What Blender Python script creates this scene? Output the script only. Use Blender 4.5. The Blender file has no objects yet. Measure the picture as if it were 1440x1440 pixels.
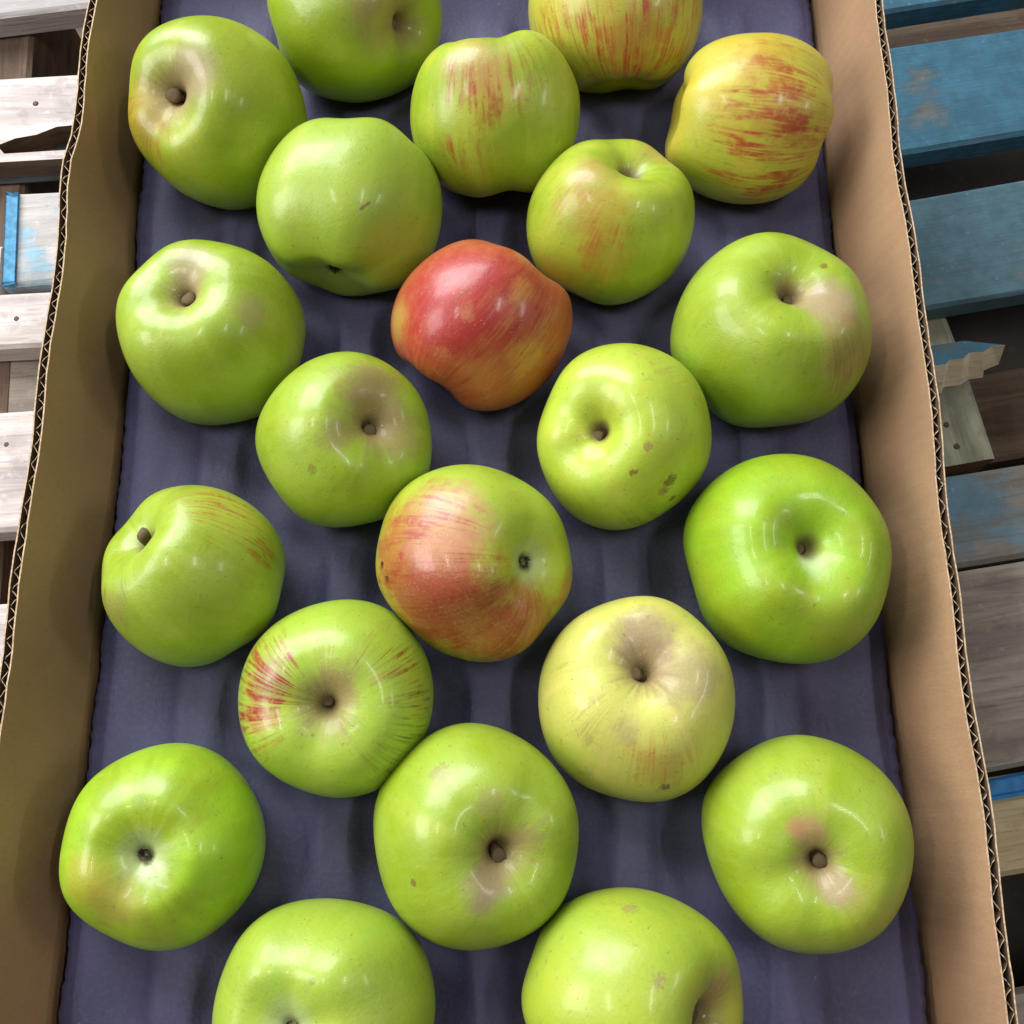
import bpy, bmesh, math, random
from mathutils import Vector, Matrix

# ------------------------------------------------------------------ camera, world, lamps, exposure
scene = bpy.context.scene
R = math.radians
cam_data = bpy.data.cameras.new('camera'); cam = bpy.data.objects.new('camera', cam_data)
scene.collection.objects.link(cam); scene.camera = cam
cam.location = (.0095, 0, .463); cam.rotation_euler = (R(90 - 73.2), 0, 0)
cam_data.sensor_width = 36; cam_data.lens = 36; cam_data.clip_start = .01; cam_data.clip_end = 50

world = bpy.data.worlds.new('World'); scene.world = world; world.use_nodes = True
wb = world.node_tree.nodes['Background']; wb.inputs[0].default_value = (.92, .97, 1.0, 1); wb.inputs[1].default_value = .135

def area_lamp(name, loc, aim, sx, sy, power, col, roll=0):
    d = bpy.data.lights.new(name, 'AREA'); d.shape = 'RECTANGLE'; d.size = sx; d.size_y = sy; d.energy = power; d.color = col
    o = bpy.data.objects.new(name, d); scene.collection.objects.link(o); o.location = loc
    z = (Vector(loc) - Vector(aim)).normalized(); y = Vector((0, 1, 0)) if abs(z.y) < .75 else Vector((0, 0, 1))
    x = y.cross(z).normalized(); y = z.cross(x)
    o.rotation_euler = Matrix((x, y, z)).transposed().to_euler()
    return o
area_lamp('doorway_light', (-1.2, 2.0, 1.55), (-.05, .2, 0), 2.2, 1.5, 122, (.94, .985, 1.0))
area_lamp('left_window_light', (-1.9, .15, 1.15), (-.2, .2, 0), 1.0, 1.0, 32, (1.0, .955, .95))
for nm, x, y, z, e in (('tube_lamp', -.72, .1, 1.5, 4.2), ('tube_lamp', .62, .1, 1.5, 4.2), ('tube_lamp', 1.7, .1, 1.25, 3.6)):
    area_lamp(nm, (x, y, z), (x*.35, y, 0), .03, .42, e, (1.0, .97, .90))

scene.view_settings.view_transform = 'Standard'; scene.view_settings.look = 'None'
scene.view_settings.exposure = -0.03; scene.view_settings.gamma = 1; scene.view_settings.use_curve_mapping = False

scene.cycles.max_bounces = 6; scene.cycles.diffuse_bounces = 4; scene.cycles.glossy_bounces = 2
# ------------------------------------------------------------------ helpers
COL = scene.collection
def obj(name, verts, faces, mat=None, parent=None, smooth=False, mats=None, fmat=None):
    me = bpy.data.meshes.new(name); me.from_pydata([tuple(v) for v in verts], [], faces); me.update()
    o = bpy.data.objects.new(name, me); COL.objects.link(o)
    for m in (mats or ([mat] if mat else [])): me.materials.append(m)
    if fmat: me.polygons.foreach_set('material_index', fmat)
    if smooth: me.polygons.foreach_set('use_smooth', [True]*len(me.polygons))
    if parent: o.parent = parent
    return o
def thing(name, label, cat, loc=(0, 0, 0), group=None):
    o = bpy.data.objects.new(name, None); COL.objects.link(o); o.location = loc; o.empty_display_size = .02
    o['label'] = label; o['category'] = cat
    if group: o['group'] = group
    return o
def sstep(a, b, x):
    t = max(0, min(1, (x - a)/(b - a))); return t*t*(3 - 2*t)
def box(name, x0, x1, y0, y1, z0, z1, mat, parent=None):
    v = [(x, y, z) for z in (z0, z1) for y in (y0, y1) for x in (x0, x1)]
    return obj(name, v, [(0, 2, 3, 1), (4, 5, 7, 6), (0, 1, 5, 4), (2, 6, 7, 3), (0, 4, 6, 2), (1, 3, 7, 5)], mat, parent)

class N:
    """small node-graph writer"""
    def __init__(s, name):
        s.m = bpy.data.materials.new(name); s.m.use_nodes = True; s.t = s.m.node_tree; s.b = s.t.nodes['Principled BSDF']
    def put(s, sock, v):
        if isinstance(v, bpy.types.NodeSocket): s.t.links.new(v, sock)
        elif isinstance(v, (tuple, list)) and len(v) == 3 and sock.type == 'RGBA': sock.default_value = (*v, 1)
        else: sock.default_value = v
    def node(s, kind, **kw):
        n = s.t.nodes.new(kind)
        for k, v in kw.items(): setattr(n, k, v)
        return n
    def math(s, op, a, b=None, c=None, clamp=False):
        n = s.node('ShaderNodeMath', operation=op, use_clamp=clamp)
        for i, v in enumerate((a, b, c)):
            if v is not None: s.put(n.inputs[i], v)
        return n.outputs[0]
    def vec(s, op, a, b=None, scale=None):
        n = s.node('ShaderNodeVectorMath', operation=op); s.put(n.inputs[0], a)
        if b is not None: s.put(n.inputs[1], b)
        if scale is not None: s.put(n.inputs['Scale'], scale)
        return n.outputs['Value'] if op in ('LENGTH', 'DISTANCE', 'DOT_PRODUCT') else n.outputs[0]
    def smooth(s, x, lo, hi, a=0.0, b=1.0):
        n = s.node('ShaderNodeMapRange', interpolation_type='SMOOTHSTEP')
        for i, v in enumerate((x, lo, hi, a, b)): s.put(n.inputs[i], v)
        return n.outputs[0]
    def noise(s, co, scale, detail=3, rough=.55, dist=0, dims='3D'):
        n = s.node('ShaderNodeTexNoise', noise_dimensions=dims); s.put(n.inputs['Vector'], co)
        n.inputs['Scale'].default_value = scale; n.inputs['Detail'].default_value = detail
        n.inputs['Roughness'].default_value = rough; n.inputs['Distortion'].default_value = dist
        return n.outputs[0]
    def mix(s, f, a, b, blend='MIX'):
        n = s.node('ShaderNodeMix', data_type='RGBA', blend_type=blend)
        s.put(n.inputs[0], f); s.put(n.inputs[6], a); s.put(n.inputs[7], b); return n.outputs[2]
    def comb(s, x, y, z):
        n = s.node('ShaderNodeCombineXYZ')
        for i, v in enumerate((x, y, z)): s.put(n.inputs[i], v)
        return n.outputs[0]
    def sep(s, v):
        n = s.node('ShaderNodeSeparateXYZ'); s.put(n.inputs[0], v); return n.outputs
    def co(s): return s.node('ShaderNodeTexCoord').outputs['Object']
    def bump(s, h, strength, dist):
        n = s.node('ShaderNodeBump'); s.put(n.inputs['Height'], h); n.inputs['Strength'].default_value = strength
        n.inputs['Distance'].default_value = dist; s.t.links.new(n.outputs[0], s.b.inputs['Normal'])
    def out(s, col, rough=.5, spec=.5):
        s.put(s.b.inputs['Base Color'], col); s.put(s.b.inputs['Roughness'], rough); s.b.inputs['Specular IOR Level'].default_value = spec
        return s.m

# ------------------------------------------------------------------ materials
def mat_kraft(name, col, seedv):
    n = N(name); c = n.vec('ADD', n.co(), (seedv, 0, 0)); x, y, z = n.sep(c)
    big = n.noise(c, 9, 3); fib = n.noise(n.vec('MULTIPLY', c, (900, 900, 260)), 1, 4, .7); spk = n.noise(c, 420, 2)
    flute = n.math('SINE', n.math('MULTIPLY', y, 2*math.pi/.0078))
    k = n.mix(n.smooth(big, .3, .7), tuple(q*.86 for q in col), tuple(q*1.1 for q in col))
    k = n.mix(n.math('MULTIPLY', n.smooth(fib, .35, .75), .28), k, tuple(q*.62 for q in col))
    k = n.mix(n.math('MULTIPLY', n.smooth(spk, .66, .78), .2), k, tuple(min(.8, q*1.5) for q in col))
    st = n.noise(c, 26, 5, .65)
    k = n.mix(n.math('MULTIPLY', n.smooth(st, .55, .75), .25), k, tuple(q*.6 for q in col))
    n.bump(n.math('ADD', n.math('MULTIPLY', flute, .2), n.math('ADD', fib, n.math('MULTIPLY', big, 9.0))), .22, .0007)
    return n.out(k, .78, .25)
KRAFT = mat_kraft('kraft_cardboard', (.385, .232, .132), 0)
KRAFT_OUT = mat_kraft('kraft_outer', (.46, .34, .22), 3)
def mat_edge():
    n = N('kraft_cut_edge'); c = n.co(); k = n.noise(c, 700, 3)
    return n.out(n.mix(n.smooth(k, .3, .7), (.40, .27, .16), (.66, .50, .34)), .9, .15)
EDGE = mat_edge()
FLUTE_SHADE = mat_kraft('shaded_fluting_paper', (.10, .062, .036), 7)  # darker than real fluting paper: shade of the cavities put into the colour
def mat_tray():
    n = N('slate_blue_pulp'); c = n.co()
    big = n.noise(c, 14, 3); fine = n.noise(c, 520, 4, .65); fib = n.noise(n.vec('MULTIPLY', c, (1, .35, 1)), 260, 4, .6, 1.2); spk = n.noise(c, 300, 1)
    k = n.mix(n.smooth(big, .3, .7), (.064, .062, .130), (.100, .095, .204))
    k = n.mix(n.math('MULTIPLY', n.smooth(fine, .4, .75), .35), k, (.15, .135, .23))
    k = n.mix(n.math('MULTIPLY', n.smooth(fib, .58, .72), .3), k, (.035, .034, .058))
    k = n.mix(n.math('MULTIPLY', n.smooth(spk, .79, .84), .4), k, (.3, .28, .28))
    n.bump(n.math('ADD', fine, n.math('MULTIPLY', fib, .7)), .35, .0008)
    return n.out(k, n.smooth(big, .3, .7, .56, .7), .4)
TRAY = mat_tray()
def mat_concrete():
    n = N('dusty_concrete'); c = n.co(); k = n.noise(c, 7, 6); f = n.noise(c, 90, 4)
    col = n.mix(n.smooth(k, .3, .7), (.035, .028, .024), (.075, .062, .052)); n.bump(f, .3, .002)
    return n.out(n.mix(n.math('MULTIPLY', n.smooth(f, .6, .75), .4), col, (.12, .10, .085)), .9, .2)
def mat_wood(name, wood, dark, paint=None, cover=.5, dirt=.3, seedv=0., paint2=None):
    """weathered board; grain runs along the local x axis"""
    n = N(name); oi = n.node('ShaderNodeObjectInfo')
    c = n.vec('ADD', n.co(), n.comb(seedv, n.math('MULTIPLY', oi.outputs['Random'], 7.0), seedv))
    g1 = n.noise(n.vec('MULTIPLY', c, (6, 60, 60)), 1, 5, .6, .6); g2 = n.noise(n.vec('MULTIPLY', c, (30, 420, 420)), 1, 3, .6)
    blot = n.noise(c, 16, 5, .6); fine = n.noise(c, 170, 4, .7); mid = n.noise(c, 45, 4, .65)
    k = n.mix(n.smooth(g1, .32, .68), dark, wood)
    k = n.mix(n.math('MULTIPLY', n.smooth(g2, .52, .72), .45), k, tuple(q*.5 for q in dark))
    k = n.mix(n.math('MULTIPLY', n.smooth(blot, .5, .75), dirt), k, tuple(q*.45 for q in dark))
    k = n.mix(n.math('MULTIPLY', n.smooth(fine, .55, .75), .35), k, tuple(min(.85, q*1.35) for q in wood))
    k = n.mix(n.math('MULTIPLY', n.smooth(mid, .56, .70), .4), k, tuple(q*.6 for q in dark))
    h = n.math('ADD', n.math('MULTIPLY', g1, .6), n.math('MULTIPLY', g2, .5)); rough = .85
    if paint:
        wear = n.math('ADD', n.math('MULTIPLY', blot, .55), n.math('ADD', n.math('MULTIPLY', mid, .3), n.math('MULTIPLY', g1, .22)))
        msk = n.smooth(wear, .31 + (1-cover)*.36, .45 + (1-cover)*.36)
        pc = n.mix(n.smooth(mid, .35, .7), tuple(q*.82 for q in paint), paint2 or tuple(min(.85, q*1.18) for q in paint))
        pc = n.mix(n.math('MULTIPLY', n.smooth(fine, .60, .74), .55), pc, tuple(min(.85, q*1.7 + .06) for q in paint))
        pc = n.mix(n.math('MULTIPLY', n.smooth(g2, .6, .75), .35), pc, tuple(q*.55 for q in paint))
        k = n.mix(msk, k, pc); h = n.math('ADD', h, n.math('MULTIPLY', msk, .4)); rough = n.smooth(msk, 0, 1, .88, .62)
    n.bump(h, .55, .0016)
    return n.out(k, rough, .3)
W_BLUE = mat_wood('blue_painted_board', (.22, .22, .20), (.12, .12, .11), (.047, .135, .200), .84, .2, 1.)
W_TEAL = mat_wood('worn_blue_board', (.24, .24, .22), (.13, .14, .13), (.066, .128, .160), .78, .3, 2.)
W_SLATE = mat_wood('faded_blue_board', (.27, .235, .20), (.16, .145, .125), (.10, .185, .245), .50, .3, 3.)
W_GREY = mat_wood('weathered_grey_board', (.34, .29, .245), (.18, .15, .125), None, 0, .35, 4.)
W_PALE = mat_wood('pale_pine_board', (.52, .42, .26), (.36, .27, .15), None, 0, .25, 5.)
W_MOSS = mat_wood('mossy_stringer', (.34, .33, .24), (.19, .185, .13), None, 0, .5, 6.)
W_WHITE = mat_wood('glare_white_board', (.68, .60, .575), (.44, .385, .37), None, 0, .45, 7.)  # pale wood whitened further, overexposure put into the colour
W_WHITE_BLUE = mat_wood('pale_board_with_blue', (.54, .51, .50), (.38, .355, .35), (.20, .36, .46), .46, .3, 8.)
W_BROWN = mat_wood('brown_timber', (.17, .115, .08), (.085, .056, .04), None, 0, .4, 9.)
W_DARK = mat_wood('notch_shade_sheet', (.06, .065, .07), (.03, .034, .04), None, 0, .4, 10.)  # dark tone standing in for shade inside the notch
W_RAW = mat_wood('raw_splintered_pine', (.80, .68, .50), (.68, .54, .36), None, 0, .1, 11.)
W_END = mat_wood('rusty_end_grain', (.34, .19, .095), (.22, .12, .06), None, 0, .3, 12.)
def plain(name, col, rough=.6, spec=.3, scale=300, var=.35, bump=.3):
    n = N(name); c = n.co(); k = n.noise(c, scale, 4, .6); n.bump(k, bump, .0006)
    return n.out(n.mix(n.smooth(k, .3, .7), tuple(q*(1-var) for q in col), tuple(min(1, q*(1+var)) for q in col)), rough, spec)
M_BLUEPAINT = plain('bright_blue_paint', (.03, .16, .38), .6, .3, 120, .2)
M_STEM = plain('woody_stem', (.105, .07, .032), .75, .2, 900, .5, .6)
M_STEM_TIP = plain('cut_stem_tip', (.17, .12, .062), .8, .2, 1400, .45, .7)
M_SEPAL = plain('withered_sepal', (.10, .075, .045), .85, .2, 1100, .6, .6)
M_NAIL = plain('rusty_nail', (.07, .04, .025), .6, .4, 900, .4)

def apple_skin(i, a):
    n = N('apple_skin'); P = n.co(); D = n.vec('NORMALIZE', P)
    S = n.vec('ADD', P, (i*3.7, i*1.3, -i*2.1))
    x, y, z = n.sep(P); rho = n.vec('LENGTH', n.comb(x, y, 0)); inv = n.math('DIVIDE', 1.0, n.math('MAXIMUM', rho, .04))
    ux, uy = n.math('MULTIPLY', x, inv), n.math('MULTIPLY', y, inv)
    def merid(freq, zf):
        return n.comb(n.math('ADD', n.math('MULTIPLY', ux, freq), i*2.3), n.math('MULTIPLY', uy, freq), n.math('MULTIPLY', z, zf))
    big = n.noise(S, 1.6, 3, .5); mid = n.noise(S, 5.5, 4, .6); fine = n.noise(S, 34, 3, .6)
    m_soft = n.noise(merid(4.5, .9), 1, 3, .6)
    col = n.mix(n.smooth(big, .36, .66), a['c1'], a['c2'])
    col = n.mix(n.math('MULTIPLY', n.smooth(m_soft, .42, .72), .38), col, tuple(min(.9, q*k) for q, k in zip(a['c1'], (1.35, 1.12, 1.6))))
    col = n.mix(n.math('MULTIPLY', n.smooth(mid, .5, .72), .22), col, tuple(q*k for q, k in zip(a['c1'], (.74, .82, .8))))
    def region(d, r, rag):
        dist = n.vec('DISTANCE', D, d)
        if rag: dist = n.math('ADD', dist, n.math('MULTIPLY', n.math('SUBTRACT', mid, .5), rag*r*2.2))
        return n.smooth(dist, r*.35, r*1.1, 1.0, 0.0)
    for (d, r, c, s, rag) in a['spots']:
        if r <= .12:
            dist = n.math('ADD', n.vec('DISTANCE', D, d), n.math('MULTIPLY', n.math('SUBTRACT', fine, .5), rag*r*2.6))
            m = n.smooth(dist, r*.55, r*1.0, s, 0.0)
        else: m = n.math('MULTIPLY', region(d, r, rag), s)
        col = n.mix(m, col, c)
    cache = {}; net0 = n.noise(S, 9, 4, .65, .3)
    for (d, r, c, s, fq) in a['streaks']:
        if fq not in cache:
            e1 = n.noise(merid(fq*.75, 1.3), 1, 3, .55, .2); e2 = n.noise(merid(fq*3.4, 2.2), 1, 2, .5, .2)
            cache[fq] = n.math('ADD', n.math('MULTIPLY', e1, .54), n.math('MULTIPLY', e2, .46))
        st = n.math('MULTIPLY', n.smooth(cache[fq], .485, .60), n.smooth(net0, .34, .56, .15, 1.0))
        soft = n.smooth(cache[fq], .42, .62)
        reg = region(d, r, .5)
        col = n.mix(n.math('MULTIPLY', n.math('MULTIPLY', soft, reg), s*.24), col, c)
        col = n.mix(n.math('MULTIPLY', n.math('MULTIPLY', st, reg), s*.85), col, c)
    for (p, q) in a['scar']:
        mpt = tuple((u + v)/2 for u, v in zip(p, q)); half = math.dist(p, q)/2; ax = tuple((v - u)/(2*half) for u, v in zip(p, q))
        rel = n.vec('SUBTRACT', D, mpt); al = n.vec('DOT_PRODUCT', rel, ax)
        pr = n.vec('LENGTH', n.vec('SUBTRACT', rel, n.vec('SCALE', ax, scale=al)))
        m = n.math('MULTIPLY', n.smooth(n.math('ADD', pr, n.math('MULTIPLY', n.math('SUBTRACT', fine, .5), .02)), .008, .02, 1.0, 0.0), n.smooth(n.math('ABSOLUTE', al), half*.8, half*1.2, 1.0, 0.0))
        col = n.mix(m, col, (.22, .16, .04))
    # russet fanning out of the stem hollow
    fan = n.noise(merid(6, 1.0), 1, 4, .65)
    rr = n.math('ADD', rho, n.math('MULTIPLY', n.math('SUBTRACT', fan, .5), a['rus']*1.5))
    rus = n.math('MULTIPLY', n.smooth(rr, a['rus']*.25, a['rus']*1.25, .85, 0.0), n.smooth(z, .1, .3))
    col = n.mix(rus, col, (.29, .20, .085))
    deep = n.math('MULTIPLY', n.smooth(rho, .06, .17, .75, 0.0), n.smooth(z, .1, .3))
    col = n.mix(deep, col, (.15, .10, .045))
    # eye basin: a dull grey-green fleck ring
    eye = n.math('MULTIPLY', n.smooth(n.math('ADD', rho, n.math('MULTIPLY', n.math('SUBTRACT', fan, .5), .25)), .10, .34, .6, 0.0), n.smooth(z, -.3, -.1, 1.0, 0.0))
    col = n.mix(eye, col, (.42, .50, .25))
    eye2 = n.math('MULTIPLY', n.smooth(rho, .05, .13, .8, 0.0), n.smooth(z, -.3, -.1, 1.0, 0.0))
    col = n.mix(eye2, col, (.10, .085, .04))
    # lenticels, pin-prick scars, fine mottling
    vo = n.node('ShaderNodeTexVoronoi'); n.put(vo.inputs['Vector'], S); vo.inputs['Scale'].default_value = 19
    ln = n.math('MULTIPLY', n.smooth(vo.outputs['Distance'], .06, .15, 1.0, 0.0), n.smooth(mid, .40, .6, .2, .6))
    col = n.mix(ln, col, (.50, .56, .22))
    sc = n.noise(S, 21, 2, .5, .8)
    col = n.mix(n.math('MULTIPLY', n.smooth(sc, .69, .75), .6), col, (.20, .13, .035))
    col = n.mix(n.math('MULTIPLY', n.smooth(fine, .5, .75), .16), col, tuple(min(.9, q*1.25 + .03) for q in a['c2']))
    net = n.noise(S, 3.1, 5, .7, .4); net2 = n.noise(S, 13, 4, .7, .6)
    col = n.mix(n.math('MULTIPLY', n.smooth(net, .56, .72), n.smooth(net2, .45, .65, 0, .55)), col, (.34, .27, .075))
    col = n.mix(n.math('MULTIPLY', n.smooth(net2, .60, .70), .38), col, (.20, .17, .03))
    rough = n.math('ADD', n.smooth(mid, .3, .7, .36, .47), n.math('MULTIPLY', rus, .3))
    n.bump(n.math('ADD', n.math('MULTIPLY', fine, .5), n.math('ADD', n.math('MULTIPLY', mid, 1.4), n.math('MULTIPLY', sc, .25))), .05, .02)
    n.b.inputs['Coat Weight'].default_value = .22; n.b.inputs['Coat Roughness'].default_value = .15
    return n.out(col, rough, .5)

def interp(xs, ys, x):
    if x <= xs[0]: return ys[0]
    for i in range(1, len(xs)):
        if x <= xs[i]:
            t = (x - xs[i-1])/(xs[i] - xs[i-1]); t = t*t*(3 - 2*t)
            return ys[i-1] + (ys[i] - ys[i-1])*t
    return ys[-1]

def catmull(pts, n):
    P = [(-pts[1][0], pts[1][1])] + list(pts) + [(-pts[-2][0], pts[-2][1])]
    segs = len(pts) - 1; out = []
    for i in range(n + 1):
        u = i/n*segs; k = min(int(u), segs - 1); t = u - k
        a, b, c, d = P[k:k+4]
        out.append(tuple(.5*((2*b[q]) + (c[q]-a[q])*t + (2*a[q]-5*b[q]+4*c[q]-d[q])*t*t + (3*b[q]-a[q]-3*c[q]+d[q])*t**3) for q in (0, 1)))
    return out

def apple_rings(p, nt=72, nf=112):
    """unit apple (largest radius about 1, stem end up), rings of vertices from stem hollow to eye"""
    rnd = random.Random(p['seed'])
    h = p.get('h', .86); ds = p.get('ds', .36); bw = p.get('bw', 1.0); cw = min(1.12, p.get('cw', 1.0)); dc = p.get('dc', .155)
    taper = p.get('taper', .0)
    bw = min(bw, 1.15)*.86; ds *= .86
    pts = [(0, h-ds), (.045*bw, h-ds+.012), (.095*bw, h-ds*.64), (.165*bw, h-ds*.415), (.265*bw, h-ds*.225), (.39*bw, h-ds*.075), (.53, h-.012), (.67, h-.085),
           (.81, h*.745), (.92, h*.49), (.985, h*.21), (1.0, -.07*h), (.965-taper*.4, -.36*h), (.86-taper*.8, -.64*h), (.70-taper, -.85*h), (.52-taper*.8, -.965*h),
           (.39*cw, -.97*h), (.26*cw, -h+dc*.30), (.14*cw, -h+dc*.58), (.05*cw, -h+dc), (0, -h+dc+.004)]
    prof = catmull(pts, 216)
    for _ in range(70):
        prof = [prof[0]] + [tuple(.25*prof[i-1][q] + .5*prof[i][q] + .25*prof[i+1][q] for q in (0, 1)) for i in range(1, len(prof) - 1)] + [prof[-1]]
    prof = prof[::216//nt]
    l5 = p.get('lobe', .028)*.55; ph5 = rnd.uniform(0, 6.28); l2 = p.get('oval', .02)*rnd.uniform(.6, 1.3); ph2 = rnd.uniform(0, 6.28)
    l3 = rnd.uniform(.006, .018); ph3 = rnd.uniform(0, 6.28); sk = p.get('skew', .05)*rnd.uniform(.5, 1.2); phs = p.get('phs', rnd.uniform(0, 6.28))
    a1, a2 = rnd.uniform(0, 6.28), rnd.uniform(0, 6.28)
    waves = [(rnd.uniform(-2.6, 2.6), rnd.uniform(-2.6, 2.6), rnd.uniform(-2.2, 2.2), rnd.uniform(0, 6.28), rnd.uniform(.003, .008)) for _ in range(7)]
    rings = []
    for (r, z) in prof:
        ring = []; r = max(r, 0)
        low = max(0, min(1, (.15*h - z)/(1.0*h))); top = max(0, min(1, (z - .2*h)/(.8*h)))
        g5 = l5*(.35 + 1.5*low + .9*top)
        for j in range(nf):
            f = 6.283185307*j/nf
            lobe = math.cos(5*f + ph5)*(1 + .4*math.cos(f + a1)) + .5*math.cos(4*f + a2)
            rr = r*(1 + g5*lobe + l2*math.cos(2*f + ph2) + l3*math.cos(3*f + ph3))
            zz = z + sk*math.cos(f + phs)*min(1, r*1.6)*(1 if z > 0 else .6) + lobe*l5*(.9*low - .8*top)*min(1, r*2.2)*(-1)
            x, y = rr*math.cos(f), rr*math.sin(f)
            n = sum(a*math.sin(kx*x + ky*y + kz*zz + q) for kx, ky, kz, q, a in waves)*min(1, r*2)
            ring.append((x*(1+n), y*(1+n), zz*(1+n)))
        rings.append(ring)
    return rings
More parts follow.
